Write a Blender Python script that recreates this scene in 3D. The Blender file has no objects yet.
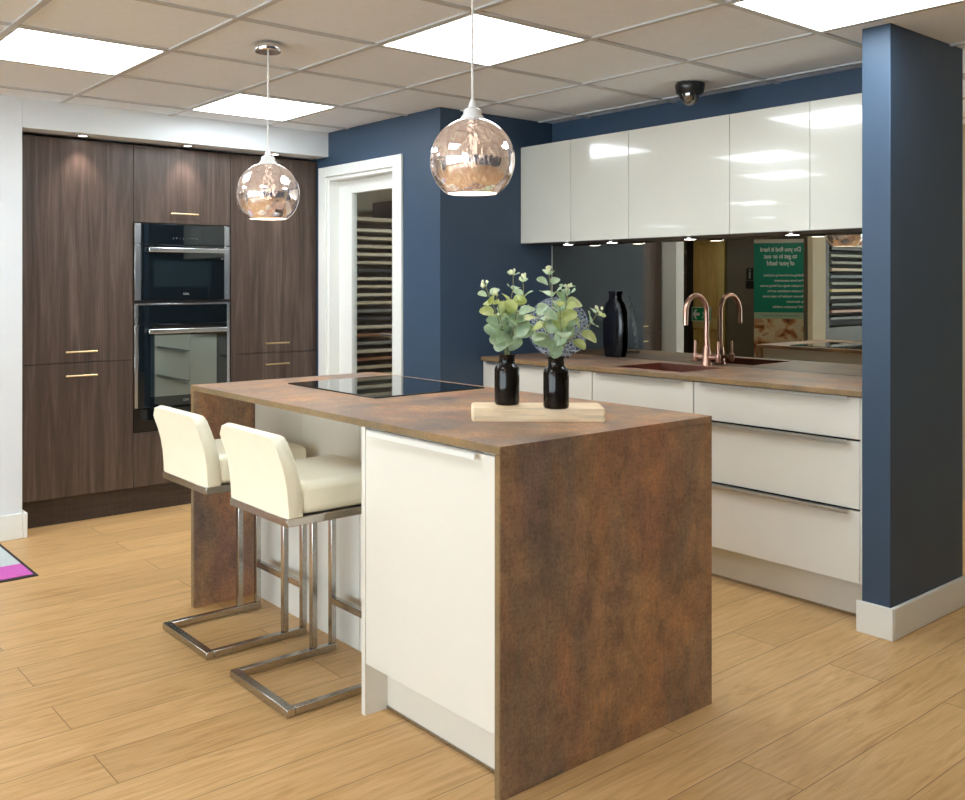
import bpy, bmesh, math, random
from mathutils import Vector, Matrix, Quaternion
random.seed(7)
C = bpy.context.scene.collection
PI = math.pi
ZC = 2.2527                      # underside of the suspended ceiling grid

# ------------------------------------------------------------------ materials
def newmat(name):
    m = bpy.data.materials.new(name); m.use_nodes = True
    nt = m.node_tree; nt.nodes.clear()
    out = nt.nodes.new('ShaderNodeOutputMaterial'); b = nt.nodes.new('ShaderNodeBsdfPrincipled')
    nt.links.new(b.outputs[0], out.inputs[0])
    return m, nt, b, out
def setp(b, **k):
    names = {'color': 'Base Color', 'rough': 'Roughness', 'metal': 'Metallic', 'coat': 'Coat Weight', 'coatr': 'Coat Roughness',
             'trans': 'Transmission Weight', 'ior': 'IOR', 'spec': 'Specular IOR Level', 'alpha': 'Alpha', 'sheen': 'Sheen Weight',
             'emit': 'Emission Color', 'estr': 'Emission Strength', 'sub': 'Subsurface Weight', 'coation': 'Coat IOR'}
    for a, v in k.items():
        if a in ('color', 'emit'): v = (*v, 1.0)
        b.inputs[names[a]].default_value = v
def srgb(r, g, b):
    f = lambda c: (c/255/12.92) if c/255 <= .04045 else ((c/255+.055)/1.055)**2.4
    return (f(r), f(g), f(b))
def plain(name, color, rough=.5, noise=0.0, scale=30, bump=0.0, bscale=60, **k):
    m, nt, b, out = newmat(name)
    setp(b, color=color, rough=rough, **k)
    geo = nt.nodes.new('ShaderNodeNewGeometry')
    if noise:
        n = nt.nodes.new('ShaderNodeTexNoise'); n.inputs['Scale'].default_value = scale; n.inputs['Detail'].default_value = 4
        nt.links.new(geo.outputs['Position'], n.inputs['Vector'])
        r = nt.nodes.new('ShaderNodeValToRGB')
        r.color_ramp.elements[0].color = (*[c*(1-noise) for c in color], 1); r.color_ramp.elements[1].color = (*[min(1, c*(1+noise)) for c in color], 1)
        r.color_ramp.elements[0].position = .3; r.color_ramp.elements[1].position = .7
        nt.links.new(n.outputs['Fac'], r.inputs[0]); nt.links.new(r.outputs[0], b.inputs['Base Color'])
    if bump:
        n2 = nt.nodes.new('ShaderNodeTexNoise'); n2.inputs['Scale'].default_value = bscale; n2.inputs['Detail'].default_value = 3
        nt.links.new(geo.outputs['Position'], n2.inputs['Vector'])
        bp = nt.nodes.new('ShaderNodeBump'); bp.inputs['Strength'].default_value = bump; bp.inputs['Distance'].default_value = .002
        nt.links.new(n2.outputs['Fac'], bp.inputs['Height']); nt.links.new(bp.outputs[0], b.inputs['Normal'])
    return m
def emis(name, color, strength):
    m, nt, b, out = newmat(name); setp(b, color=(0, 0, 0), emit=color, estr=strength, rough=.5); return m
def ramp(nt, stops):
    r = nt.nodes.new('ShaderNodeValToRGB'); e = r.color_ramp.elements
    while len(e) < len(stops): e.new(.5)
    for el, (p, c) in zip(e, stops): el.position = p; el.color = (*c, 1)
    return r
def mapped(nt, scale=(1, 1, 1), loc=(0, 0, 0), rot=(0, 0, 0)):
    g = nt.nodes.new('ShaderNodeNewGeometry'); mp = nt.nodes.new('ShaderNodeMapping')
    mp.inputs['Scale'].default_value = scale; mp.inputs['Location'].default_value = loc; mp.inputs['Rotation'].default_value = rot
    nt.links.new(g.outputs['Position'], mp.inputs['Vector']); return mp
def tex(nt, vec, scale, detail=5, rough=.55, dist=0):
    n = nt.nodes.new('ShaderNodeTexNoise'); n.inputs['Scale'].default_value = scale; n.inputs['Detail'].default_value = detail
    n.inputs['Roughness'].default_value = rough; n.inputs['Distortion'].default_value = dist
    nt.links.new(vec, n.inputs['Vector']); return n
def mix(nt, fac, a, b, mode='MIX'):
    m = nt.nodes.new('ShaderNodeMix'); m.data_type = 'RGBA'; m.blend_type = mode
    for sock, v in ((m.inputs[0], fac), (m.inputs[6], a), (m.inputs[7], b)):
        if hasattr(v, 'is_output'): nt.links.new(v, sock)
        elif isinstance(v, (tuple, list)): sock.default_value = (*v, 1)
        else: sock.default_value = v
    return m.outputs[2]

def mat_floor():
    m, nt, b, out = newmat('oak_planks')
    g = nt.nodes.new('ShaderNodeNewGeometry'); sep = nt.nodes.new('ShaderNodeSeparateXYZ'); nt.links.new(g.outputs['Position'], sep.inputs[0])
    def add(s, v):
        a = nt.nodes.new('ShaderNodeMath'); a.operation = 'ADD'; nt.links.new(s, a.inputs[0]); a.inputs[1].default_value = v; return a.outputs[0]
    cmb = nt.nodes.new('ShaderNodeCombineXYZ')
    nt.links.new(add(sep.outputs['Y'], -.89), cmb.inputs[0]); nt.links.new(add(sep.outputs['X'], .17), cmb.inputs[1])
    br = nt.nodes.new('ShaderNodeTexBrick'); br.offset = .403; br.offset_frequency = 2; br.squash = 1
    for k, v in (('Scale', 1), ('Mortar Size', .0016), ('Mortar Smooth', .2), ('Bias', 0), ('Brick Width', 1.365), ('Row Height', .19)): br.inputs[k].default_value = v
    br.inputs['Color1'].default_value = (0, 0, 0, 1); br.inputs['Color2'].default_value = (1, 1, 1, 1); br.inputs['Mortar'].default_value = (.5, .5, .5, 1)
    nt.links.new(cmb.outputs[0], br.inputs['Vector'])
    # grain shifted per plank
    vm = nt.nodes.new('ShaderNodeVectorMath'); vm.operation = 'MULTIPLY_ADD'
    nt.links.new(br.outputs['Color'], vm.inputs[0]); vm.inputs[1].default_value = (7, 3, 5); nt.links.new(cmb.outputs[0], vm.inputs[2])
    mp = nt.nodes.new('ShaderNodeMapping'); mp.inputs['Scale'].default_value = (1.3, 14, 1); nt.links.new(vm.outputs[0], mp.inputs['Vector'])
    n1 = tex(nt, mp.outputs[0], 2.2, 7, .62, 1.6)
    mp2 = nt.nodes.new('ShaderNodeMapping'); mp2.inputs['Scale'].default_value = (6, 130, 1); nt.links.new(vm.outputs[0], mp2.inputs['Vector'])
    n2 = tex(nt, mp2.outputs[0], 1.5, 4, .6)
    n3 = tex(nt, cmb.outputs[0], 1.1, 3)
    r1 = ramp(nt, [(.26, srgb(184, 140, 90)), (.48, srgb(209, 169, 115)), (.75, srgb(225, 188, 140))]); nt.links.new(n1.outputs['Fac'], r1.inputs[0])
    r2 = ramp(nt, [(.35, (.8, .78, .74)), (.55, (1, 1, 1))]); nt.links.new(n2.outputs['Fac'], r2.inputs[0])
    c = mix(nt, .34, r1.outputs[0], r2.outputs[0], 'MULTIPLY')
    rp = ramp(nt, [(0, (.93, .91, .88)), (1, (1.05, 1.04, 1.02))]); nt.links.new(br.outputs['Color'], rp.inputs[0])
    c = mix(nt, 1, c, rp.outputs[0], 'MULTIPLY')
    c = mix(nt, br.outputs['Fac'], c, srgb(138, 104, 66))
    nt.links.new(c, b.inputs['Base Color'])
    setp(b, rough=.36, spec=.4)
    rr = ramp(nt, [(.3, (.3, .3, .3)), (.7, (.44, .44, .44))]); nt.links.new(n1.outputs['Fac'], rr.inputs[0]); nt.links.new(rr.outputs[0], b.inputs['Roughness'])
    bp = nt.nodes.new('ShaderNodeBump'); bp.inputs['Strength'].default_value = .25; bp.inputs['Distance'].default_value = .001; bp.invert = True
    nt.links.new(br.outputs['Fac'], bp.inputs['Height']); nt.links.new(bp.outputs[0], b.inputs['Normal'])
    return m
def mat_bronze(name='bronze_laminate', edge=False):
    m, nt, b, out = newmat(name)
    mp = mapped(nt); mpv = mapped(nt, (3.2, 3.2, 1.1)); mph = mapped(nt, (1, 1, 7)); mpu = mapped(nt, (8, 8, 1))
    big = tex(nt, mpv.outputs[0], .95, 7, .62, .7)
    hue = tex(nt, mpv.outputs[0], 1.7, 4, .6, .5)
    mid = tex(nt, mp.outputs[0], 9, 8, .72, .3)
    fin = tex(nt, mp.outputs[0], 95, 5, .75)
    stre = tex(nt, mph.outputs[0], 26, 5, .75); strv = tex(nt, mpu.outputs[0], 14, 5, .75)
    r1 = ramp(nt, [(.34, srgb(104, 91, 84)), (.44, srgb(132, 109, 92)), (.53, srgb(162, 124, 90)), (.66, srgb(188, 140, 92))]); nt.links.new(big.outputs['Fac'], r1.inputs[0])
    r0 = ramp(nt, [(.36, srgb(128, 104, 98)), (.48, srgb(150, 130, 100)), (.58, srgb(172, 124, 82)), (.68, srgb(176, 112, 82))]); nt.links.new(hue.outputs['Fac'], r0.inputs[0])
    c = mix(nt, .38, r1.outputs[0], r0.outputs[0])
    r2 = ramp(nt, [(.34, (.46, .46, .50)), (.5, (.95, .94, .92)), (.66, (1.34, 1.3, 1.2))]); nt.links.new(mid.outputs['Fac'], r2.inputs[0])
    c = mix(nt, .85, c, r2.outputs[0], 'MULTIPLY')
    r3 = ramp(nt, [(.34, (.55, .54, .55)), (.5, (.98, .98, .98)), (.68, (1.3, 1.28, 1.22))]); nt.links.new(fin.outputs['Fac'], r3.inputs[0])
    c = mix(nt, .75, c, r3.outputs[0], 'MULTIPLY')
    for q in (stre, strv):
        r4 = ramp(nt, [(.34, (.66, .66, .68)), (.5, (1, 1, 1)), (.66, (1.15, 1.14, 1.1))]); nt.links.new(q.outputs['Fac'], r4.inputs[0])
        c = mix(nt, .45, c, r4.outputs[0], 'MULTIPLY')
    c = mix(nt, .2, c, srgb(126, 108, 100))
    c = mix(nt, 1, c, (1.22, 1.22, 1.26), 'MULTIPLY')
    if edge: c = mix(nt, .55, c, srgb(116, 98, 54))
    nt.links.new(c, b.inputs['Base Color'])
    rr = ramp(nt, [(.3, (.36, .36, .36)), (.7, (.52, .52, .52))]); nt.links.new(mid.outputs['Fac'], rr.inputs[0]); nt.links.new(rr.outputs[0], b.inputs['Roughness'])
    bp = nt.nodes.new('ShaderNodeBump'); bp.inputs['Strength'].default_value = .12; bp.inputs['Distance'].default_value = .001
    nt.links.new(fin.outputs['Fac'], bp.inputs['Height']); nt.links.new(bp.outputs[0], b.inputs['Normal'])
    setp(b, spec=.55)
    return m
def mat_wood(name, cols, scale=(22, 22, 1.1), rough=.45, fine=(160, 160, 5), obj=False):
    m, nt, b, out = newmat(name)
    mp = mapped(nt, scale); mp2 = mapped(nt, fine)
    if obj:
        tc = nt.nodes.new('ShaderNodeTexCoord')
        for q in (mp, mp2): nt.links.new(tc.outputs['Object'], q.inputs['Vector'])
    n1 = tex(nt, mp.outputs[0], 1, 6, .6, 1.1); n2 = tex(nt, mp2.outputs[0], 1, 3, .6)
    r1 = ramp(nt, [(.28, cols[0]), (.5, cols[1]), (.74, cols[2])]); nt.links.new(n1.outputs['Fac'], r1.inputs[0])
    r2 = ramp(nt, [(.36, (.66, .64, .62)), (.56, (1, 1, 1))]); nt.links.new(n2.outputs['Fac'], r2.inputs[0])
    nt.links.new(mix(nt, .7, r1.outputs[0], r2.outputs[0], 'MULTIPLY'), b.inputs['Base Color'])
    setp(b, rough=rough)
    bp = nt.nodes.new('ShaderNodeBump'); bp.inputs['Strength'].default_value = .15; bp.inputs['Distance'].default_value = .001
    nt.links.new(n2.outputs['Fac'], bp.inputs['Height']); nt.links.new(bp.outputs[0], b.inputs['Normal'])
    return m
def mat_mirrorglass():
    m, nt, b, out = newmat('bronze_mirror')
    mp = mapped(nt, (1, 1, 1)); n = tex(nt, mp.outputs[0], 1.6, 1)
    r = ramp(nt, [(0, (.37, .355, .30)), (1, (.42, .40, .335))]); nt.links.new(n.outputs['Fac'], r.inputs[0])
    nt.links.new(r.outputs[0], b.inputs['Base Color']); setp(b, metal=1, rough=.0)
    return m
def mat_shade():
    m, nt, b, out = newmat('mirrored_pink_glass')
    tc = nt.nodes.new('ShaderNodeTexCoord')
    mp = nt.nodes.new('ShaderNodeMapping'); mp.inputs['Scale'].default_value = (1, 1, .35); nt.links.new(tc.outputs['Object'], mp.inputs['Vector'])
    v = nt.nodes.new('ShaderNodeTexNoise'); v.inputs['Scale'].default_value = 130; v.inputs['Detail'].default_value = 2
    nt.links.new(mp.outputs[0], v.inputs['Vector'])
    r = ramp(nt, [(.46, (0, 0, 0)), (.62, (1, 1, 1))]); nt.links.new(v.outputs['Fac'], r.inputs[0])
    c = mix(nt, r.outputs[0], (.92, .80, .81), (1.0, .98, .97)); nt.links.new(c, b.inputs['Base Color'])
    setp(b, metal=.9, rough=.03, spec=.6)
    bp = nt.nodes.new('ShaderNodeBump'); bp.inputs['Strength'].default_value = .5; bp.inputs['Distance'].default_value = .001
    nt.links.new(v.outputs['Fac'], bp.inputs['Height']); nt.links.new(bp.outputs[0], b.inputs['Normal'])
    tr = nt.nodes.new('ShaderNodeBsdfTransparent'); tr.inputs[0].default_value = (.98, .86, .82, 1)
    ms = nt.nodes.new('ShaderNodeMixShader')
    f = ramp(nt, [(.46, (0, 0, 0)), (.70, (.09, .09, .09))]); nt.links.new(v.outputs['Fac'], f.inputs[0])
    nt.links.new(f.outputs[0], ms.inputs[0]); nt.links.new(b.outputs[0], ms.inputs[1]); nt.links.new(tr.outputs[0], ms.inputs[2])
    inner = nt.nodes.new('ShaderNodeBsdfDiffuse'); inner.inputs[0].default_value = (.92, .88, .85, 1)   # white-coated inside of the globe
    g = nt.nodes.new('ShaderNodeNewGeometry'); m2 = nt.nodes.new('ShaderNodeMixShader')
    nt.links.new(g.outputs['Backfacing'], m2.inputs[0]); nt.links.new(ms.outputs[0], m2.inputs[1]); nt.links.new(inner.outputs[0], m2.inputs[2]); nt.links.new(m2.outputs[0], out.inputs[0])
    return m
def mat_glass(name, tint=(1, 1, 1), fac=.1, rough=.0):
    """thin pane: mostly see-through, part mirror"""
    m, nt, b, out = newmat(name)
    setp(b, color=(.9, .9, .9), metal=1, rough=rough)
    tr = nt.nodes.new('ShaderNodeBsdfTransparent'); tr.inputs[0].default_value = (*tint, 1)
    ms = nt.nodes.new('ShaderNodeMixShader'); ms.inputs[0].default_value = 1-fac
    nt.links.new(b.outputs[0], ms.inputs[1]); nt.links.new(tr.outputs[0], ms.inputs[2]); nt.links.new(ms.outputs[0], out.inputs[0])
    return m
def mat_coated(name, base, mirror, fac, rough=.02):
    """black oven glass with a strong reflective coating"""
    m, nt, b, out = newmat(name)
    setp(b, color=base, rough=rough)
    g = nt.nodes.new('ShaderNodeBsdfGlossy'); g.inputs['Color'].default_value = (*mirror, 1); g.inputs['Roughness'].default_value = rough
    ms = nt.nodes.new('ShaderNodeMixShader'); ms.inputs[0].default_value = fac
    nt.links.new(b.outputs[0], ms.inputs[1]); nt.links.new(g.outputs[0], ms.inputs[2]); nt.links.new(ms.outputs[0], out.inputs[0])
    return m
def mat_plate():
    m, nt, b, out = newmat('etched_glass')
    tc = nt.nodes.new('ShaderNodeTexCoord')
    v = nt.nodes.new('ShaderNodeTexVoronoi'); v.feature = 'DISTANCE_TO_EDGE'; v.inputs['Scale'].default_value = 62; nt.links.new(tc.outputs['Object'], v.inputs['Vector'])
    r = ramp(nt, [(.02, (.42, .42, .42)), (.09, (.02, .02, .02))]); nt.links.new(v.outputs['Distance'], r.inputs[0])
    setp(b, color=(.9, .95, 1), rough=.15)
    tr = nt.nodes.new('ShaderNodeBsdfTransparent'); tr.inputs[0].default_value = (.86, .9, .97, 1)
    ms = nt.nodes.new('ShaderNodeMixShader'); nt.links.new(r.outputs[0], ms.inputs[0])
    nt.links.new(tr.outputs[0], ms.inputs[1]); nt.links.new(b.outputs[0], ms.inputs[2]); nt.links.new(ms.outputs[0], out.inputs[0])
    return m
def mat_blobs(name, stops, scale):
    m, nt, b, out = newmat(name)
    tc = nt.nodes.new('ShaderNodeTexCoord'); n = tex(nt, tc.outputs['Object'], scale, 2, .5, .6)
    r = ramp(nt, stops); nt.links.new(n.outputs['Fac'], r.inputs[0]); nt.links.new(r.outputs[0], b.inputs['Base Color']); setp(b, rough=.5)
    return m

M = {}
M['floor'] = mat_floor()
M['bronze'] = mat_bronze(); M['bronze_edge'] = mat_bronze('bronze_laminate_edge', True)
M['walnut'] = mat_wood('dark_walnut', (srgb(60, 48, 41), srgb(82, 67, 58), srgb(108, 92, 82)))
M['walnut_plinth'] = mat_wood('dark_walnut_plinth', (srgb(52, 41, 36), srgb(64, 51, 44), srgb(76, 62, 54)), (3, 3, 40))
M['blue'] = plain('slate_blue_paint', srgb(53, 73, 95), .5, .03, 8, .06, 220, spec=.5)
M['white_wall'] = plain('white_paint', srgb(222, 226, 228), .6, .015, 6, .05, 200)
M['beige_wall'] = plain('beige_paint', srgb(196, 186, 160), .6, .02, 6)
M['grey_wall'] = plain('taupe_panelling', srgb(112, 106, 94), .5, .03, 5)
M['white_gloss'] = plain('ivory_gloss', srgb(214, 212, 201), .12, .01, 5, coat=.6, coatr=.02, spec=.6)
M['white_satin'] = plain('ivory_satin', srgb(228, 225, 216), .3, .01, 5)
M['white_trim'] = plain('white_gloss_paint', srgb(232, 233, 228), .3, .012, 12)
M['tile'] = plain('ceiling_tile', srgb(238, 244, 251), .85, .02, 40, .15, 260)
M['tbar'] = plain('ceiling_grid_steel', srgb(196, 198, 200), .5, .01, 9)
M['alu'] = plain('brushed_aluminium', (.62, .61, .58), .35, .05, 90, metal=1)
M['steel'] = plain('brushed_steel', (.50, .475, .44), .25, .12, 120, metal=1)
M['steel_bright'] = plain('bright_steel', (.80, .81, .82), .22, .03, 90, metal=1)
M['chrome'] = plain('chrome', (.82, .82, .82), .08, .02, 30, metal=1)
M['brass'] = plain('brushed_brass', (.78, .60, .34), .28, .05, 90, metal=1)
M['copper'] = plain('brushed_copper', (.60, .36, .28), .3, .05, 90, metal=1)
M['copper_dark'] = plain('copper_sink', (.38, .18, .14), .35, .08, 60, metal=1)
M['leather'] = plain('cream_leather', srgb(250, 246, 224), .42, .012, 20, .12, 300)
M['black_glass'] = plain('black_glass', (.006, .008, .009), .03, .05, 5, coat=.3, coatr=.0)
M['oven_glass'] = mat_coated('oven_glass', (.006, .009, .011), (.62, .72, .72), .06)
M['oven_window'] = mat_coated('oven_window', (.012, .018, .019), (.80, .94, .90), .36)
M['oven_window_dim'] = mat_coated('oven_window_dim', (.012, .02, .024), (.62, .75, .76), .10)
M['black'] = plain('black_plastic', (.012, .012, .014), .3, .1, 30)
M['black_gap'] = plain('shadow_gap_black', (.015, .013, .012), .6, .1, 30)
M['ceramic'] = plain('black_glazed_ceramic', (.006, .006, .009), .12, .2, 12, spec=.35)
M['smoked'] = plain('black_smoked_glass', (.012, .009, .007), .08, .3, 20, spec=.25)
M['lightwood'] = mat_wood('light_wood', (srgb(246, 212, 168), srgb(252, 226, 188), srgb(255, 236, 206)), (2.2, 16, 16), .5, (6, 70, 70), True)
M['leaf'] = mat_blobs('eucalyptus_leaf', [(.3, srgb(178, 200, 166)), (.5, srgb(205, 224, 197)), (.72, srgb(236, 246, 228))], 24)
M['leaf_y'] = mat_blobs('eucalyptus_leaf_yellow', [(.3, srgb(190, 200, 124)), (.5, srgb(212, 220, 158)), (.72, srgb(236, 242, 200))], 24)
M['stem'] = plain('eucalyptus_stem', srgb(140, 140, 96), .6, .1, 40)
M['bud'] = plain('eucalyptus_bud', srgb(226, 230, 196), .6, .05, 60)
M['plate'] = mat_plate()
M['mirror'] = mat_mirrorglass()
M['shade'] = mat_shade()
M['cord'] = plain('white_flex', srgb(235, 235, 232), .5, .01, 40)
M['panel_light'] = emis('light_panel_diffuser', (.875, .95, 1.0), 12.5)
M['bulb'] = emis('lit_bulb', (1, .88, .74), 16.0)
M['clear_plastic'] = plain('pearly_lamp_holder', (.86, .86, .86), .12, .02, 40, spec=.8)
M['lens'] = emis('lit_lens', (1, .95, .9), 14.0)
M['pink'] = plain('pink_pile', srgb(208, 100, 186), .95, .12, 160, .5, 400)
M['grey_pile'] = plain('pale_grey_pile', srgb(196, 206, 206), .95, .08, 160, .5, 400)
M['rubber'] = plain('black_rubber', srgb(52, 46, 48), .7, .1, 50)
M['green'] = plain('banner_green', srgb(0, 138, 112), .45, .02, 5)
M['pale_green'] = plain('banner_pale_green', srgb(176, 204, 176), .5, .02, 5)
M['cream'] = plain('banner_cream', srgb(226, 220, 204), .5, .02, 5)
M['ink_white'] = plain('white_print', srgb(238, 240, 234), .5, .01, 5)
M['ink_dark'] = plain('dark_print', srgb(40, 70, 60), .5, .01, 5)
M['ink_grey'] = plain('grey_print', srgb(150, 154, 156), .5, .01, 5)
M['photo'] = mat_blobs('faded_photo', [(.3, srgb(96, 44, 26)), (.42, srgb(190, 124, 76)), (.52, srgb(226, 200, 160)), (.64, srgb(236, 224, 192)), (.76, srgb(170, 96, 50))], 5.5)
M['food'] = mat_blobs('food_photo', [(.3, srgb(70, 24, 14)), (.45, srgb(190, 104, 46)), (.6, srgb(226, 168, 100)), (.75, srgb(120, 50, 24))], 9)
M['oak'] = mat_wood('oak_door', (srgb(186, 152, 86), srgb(208, 174, 106), srgb(220, 188, 122)), (14, 14, 1), .45)
M['post'] = plain('pale_oak_post', srgb(206, 184, 116), .5, .04, 12)
M['sign_green'] = plain('exit_green', srgb(0, 140, 84), .4, .02, 5)
M['mottle'] = mat_blobs('stocked_shelf_print', [(.35, srgb(28, 24, 20)), (.5, srgb(96, 80, 60)), (.6, srgb(40, 32, 26)), (.72, srgb(170, 150, 120))], 6)
M['door_glass'] = mat_glass('clear_door_glass', (.93, .94, .93), .07)
M['dome'] = mat_coated('smoked_dome', (.03, .03, .028), (.8, .8, .8), .22, .04)
BOARD = {n: plain('sample_'+n.replace(' ', '_'), c, .45, .05, 30) for n, c in {
    'beige': srgb(206, 192, 164), 'pale grey': srgb(150, 150, 142), 'dark grey': srgb(66, 68, 70), 'charcoal': srgb(38, 40, 42),
    'mid brown': srgb(140, 98, 66), 'cream': srgb(222, 212, 188), 'slate blue': srgb(78, 98, 112), 'sage green': srgb(140, 150, 128),
    'pale yellow': srgb(220, 208, 150), 'rosy brown': srgb(170, 122, 100)}.items()}
M['rack'] = plain('dark_rack_laminate', srgb(62, 62, 58), .5, .05, 20)
M['rack_pale'] = plain('pale_rack_laminate', srgb(196, 182, 154), .5, .04, 20)

# ------------------------------------------------------------------ mesh helpers
def merge(bm, t, mi=0, smooth=True):
    if smooth:
        for f in t.faces: f.smooth = True
    if mi:
        for f in t.faces: f.material_index = mi
    me = bpy.data.meshes.new('tmp'); t.to_mesh(me); t.free(); bm.from_mesh(me); bpy.data.meshes.remove(me); return bm
def box(bm, x0, x1, y0, y1, z0, z1, bev=0.0, seg=2, mi=0):
    if bm is None: bm = bmesh.new()
    t = bmesh.new(); bmesh.ops.create_cube(t, size=1)
    for v in t.verts: v.co = Vector(((x0+x1)/2+v.co.x*(x1-x0), (y0+y1)/2+v.co.y*(y1-y0), (z0+z1)/2+v.co.z*(z1-z0)))
    if bev: bmesh.ops.bevel(t, geom=t.edges[:], offset=bev, segments=seg, profile=.5, affect='EDGES')
    t.normal_update()
    for f in t.faces: f.smooth = max(abs(f.normal.x), abs(f.normal.y), abs(f.normal.z)) < .999
    return merge(bm, t, mi, False)
def lathe(bm, prof, c=(0, 0, 0), seg=32, mi=0, axis='Z'):
    if bm is None: bm = bmesh.new()
    t = bmesh.new(); rings = []
    for r, z in prof:
        if r < 1e-6: rings.append([t.verts.new((0, 0, z))]); continue
        rings.append([t.verts.new((r*math.cos(2*PI*i/seg), r*math.sin(2*PI*i/seg), z)) for i in range(seg)])
    for a, b in zip(rings, rings[1:]):
        if len(a) == 1 and len(b) == 1: continue
        for i in range(seg):
            j = (i+1) % seg
            if len(a) == 1: t.faces.new((a[0], b[i], b[j]))
            elif len(b) == 1: t.faces.new((a[i], b[0], a[j]))
            else: t.faces.new((a[i], b[i], b[j], a[j]))
    bmesh.ops.recalc_face_normals(t, faces=t.faces[:])
    R = {'Z': Matrix.Identity(3), 'X': Matrix.Rotation(PI/2, 3, 'Y'), 'Y': Matrix.Rotation(-PI/2, 3, 'X')}[axis]
    for v in t.verts: v.co = R @ v.co + Vector(c)
    return merge(bm, t, mi)
def tube(bm, pts, r, seg=10, mi=0, cap=True):
    if bm is None: bm = bmesh.new()
    pts = [Vector(p) for p in pts]; t = bmesh.new(); rings = []; n = None
    rad = r if isinstance(r, (list, tuple)) else [r]*len(pts)
    for i, p in enumerate(pts):
        d = (pts[min(i+1, len(pts)-1)]-pts[max(i-1, 0)]).normalized()
        if n is None: n = d.orthogonal().normalized()
        n = (n-d*n.dot(d)).normalized(); b = d.cross(n)
        rings.append([t.verts.new(p+(n*math.cos(2*PI*k/seg)+b*math.sin(2*PI*k/seg))*rad[i]) for k in range(seg)])
    for a, b in zip(rings, rings[1:]):
        for k in range(seg): t.faces.new((a[k], a[(k+1) % seg], b[(k+1) % seg], b[k]))
    if cap: t.faces.new(rings[0][::-1]); t.faces.new(rings[-1])
    return merge(bm, t, mi)
def prism(bm, poly, fn, d0, d1, mi=0, bev=0.0):
    """poly: 2-D outline; fn(a, b, d) -> xyz"""
    if bm is None: bm = bmesh.new()
    t = bmesh.new()
    A = [t.verts.new(fn(a, b, d0)) for a, b in poly]; B = [t.verts.new(fn(a, b, d1)) for a, b in poly]
    t.faces.new(A); t.faces.new(B[::-1])
    for i in range(len(poly)):
        j = (i+1) % len(poly); t.faces.new((A[i], B[i], B[j], A[j]))
    bmesh.ops.recalc_face_normals(t, faces=t.faces[:])
    if bev: bmesh.ops.bevel(t, geom=t.edges[:], offset=bev, segments=2, profile=.5, affect='EDGES')
    return merge(bm, t, mi, False)
def frame_rect(bm, x0, x1, z0, z1, w, y0, y1, wb=None, mi=0, bev=.001):
    """picture-frame of four bars in an XZ plane"""
    wb = w if wb is None else wb
    bm = box(bm, x0, x0+w, y0, y1, z0, z1, bev, 1, mi); box(bm, x1-w, x1, y0, y1, z0, z1, bev, 1, mi)
    box(bm, x0+w, x1-w, y0, y1, z1-w, z1, bev, 1, mi)
    if wb: box(bm, x0+w, x1-w, y0, y1, z0, z0+wb, bev, 1, mi)
    return bm
def rootloc(p):
    while p.parent: p = p.parent
    return p
def obj(name, bm, mats, parent=None, local=False, sharp=.8, label=None):
    me = bpy.data.meshes.new(name)
    if parent is not None and not local:
        bmesh.ops.translate(bm, verts=bm.verts[:], vec=-rootloc(parent).location)
    for e in bm.edges:
        if len(e.link_faces) == 2 and e.calc_face_angle(0) > sharp: e.smooth = False
    bm.to_mesh(me); bm.free()
    for m in (mats if isinstance(mats, (list, tuple)) else [mats]): me.materials.append(m)
    o = bpy.data.objects.new(name, me); C.objects.link(o)
    if parent is not None: o.parent = parent
    if label: o['label'] = label
    return o
def tag(o, label, cat, group=None, kind=None):
    o['label'] = label; o['category'] = cat
    if group: o['group'] = group
    if kind: o['kind'] = kind
    return o
def thing(name, label, cat, loc=(0, 0, 0), rz=0, group=None, rot=None):
    o = bpy.data.objects.new(name, None); C.objects.link(o); o.empty_display_size = .05
    o.location = loc; o.rotation_euler = rot if rot else (0, 0, rz)
    return tag(o, label, cat, group)
def single(name, bm, mats, label, cat, group=None, origin=None, sharp=.8):
    if origin: bmesh.ops.translate(bm, verts=bm.verts[:], vec=-Vector(origin))
    o = obj(name, bm, mats, sharp=sharp)
    if origin: o.location = origin
    return tag(o, label, cat, group)
def struct(name, bm, mats, label, sharp=.8):
    o = obj(name, bm, mats, sharp=sharp); o['kind'] = 'structure'; o['label'] = label; return o
def copy_tree(o, parent=None):
    c = o.copy(); C.objects.link(c)
    if parent is not None: c.parent = parent
    for ch in list(o.children): copy_tree(ch, c)
    return c
def text(s, size, mat, parent, matrix, name='lettering', align='CENTER', depth=.0012, xs=1.0, bold=0.0):
    cu = bpy.data.curves.new('txt', 'FONT'); cu.body = s; cu.size = size; cu.align_x = align; cu.align_y = 'CENTER'; cu.extrude = depth; cu.offset = bold
    to = bpy.data.objects.new('txt', cu); C.objects.link(to)
    dg = bpy.context.evaluated_depsgraph_get(); me = bpy.data.meshes.new_from_object(to.evaluated_get(dg)); bpy.data.objects.remove(to)
    me.name = name; me.materials.clear(); me.materials.append(mat)
    S = Matrix.Diagonal((xs, 1, 1, 1))
    me.transform(matrix @ S)
    o = bpy.data.objects.new(name, me); C.objects.link(o); o.parent = parent; return o

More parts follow.
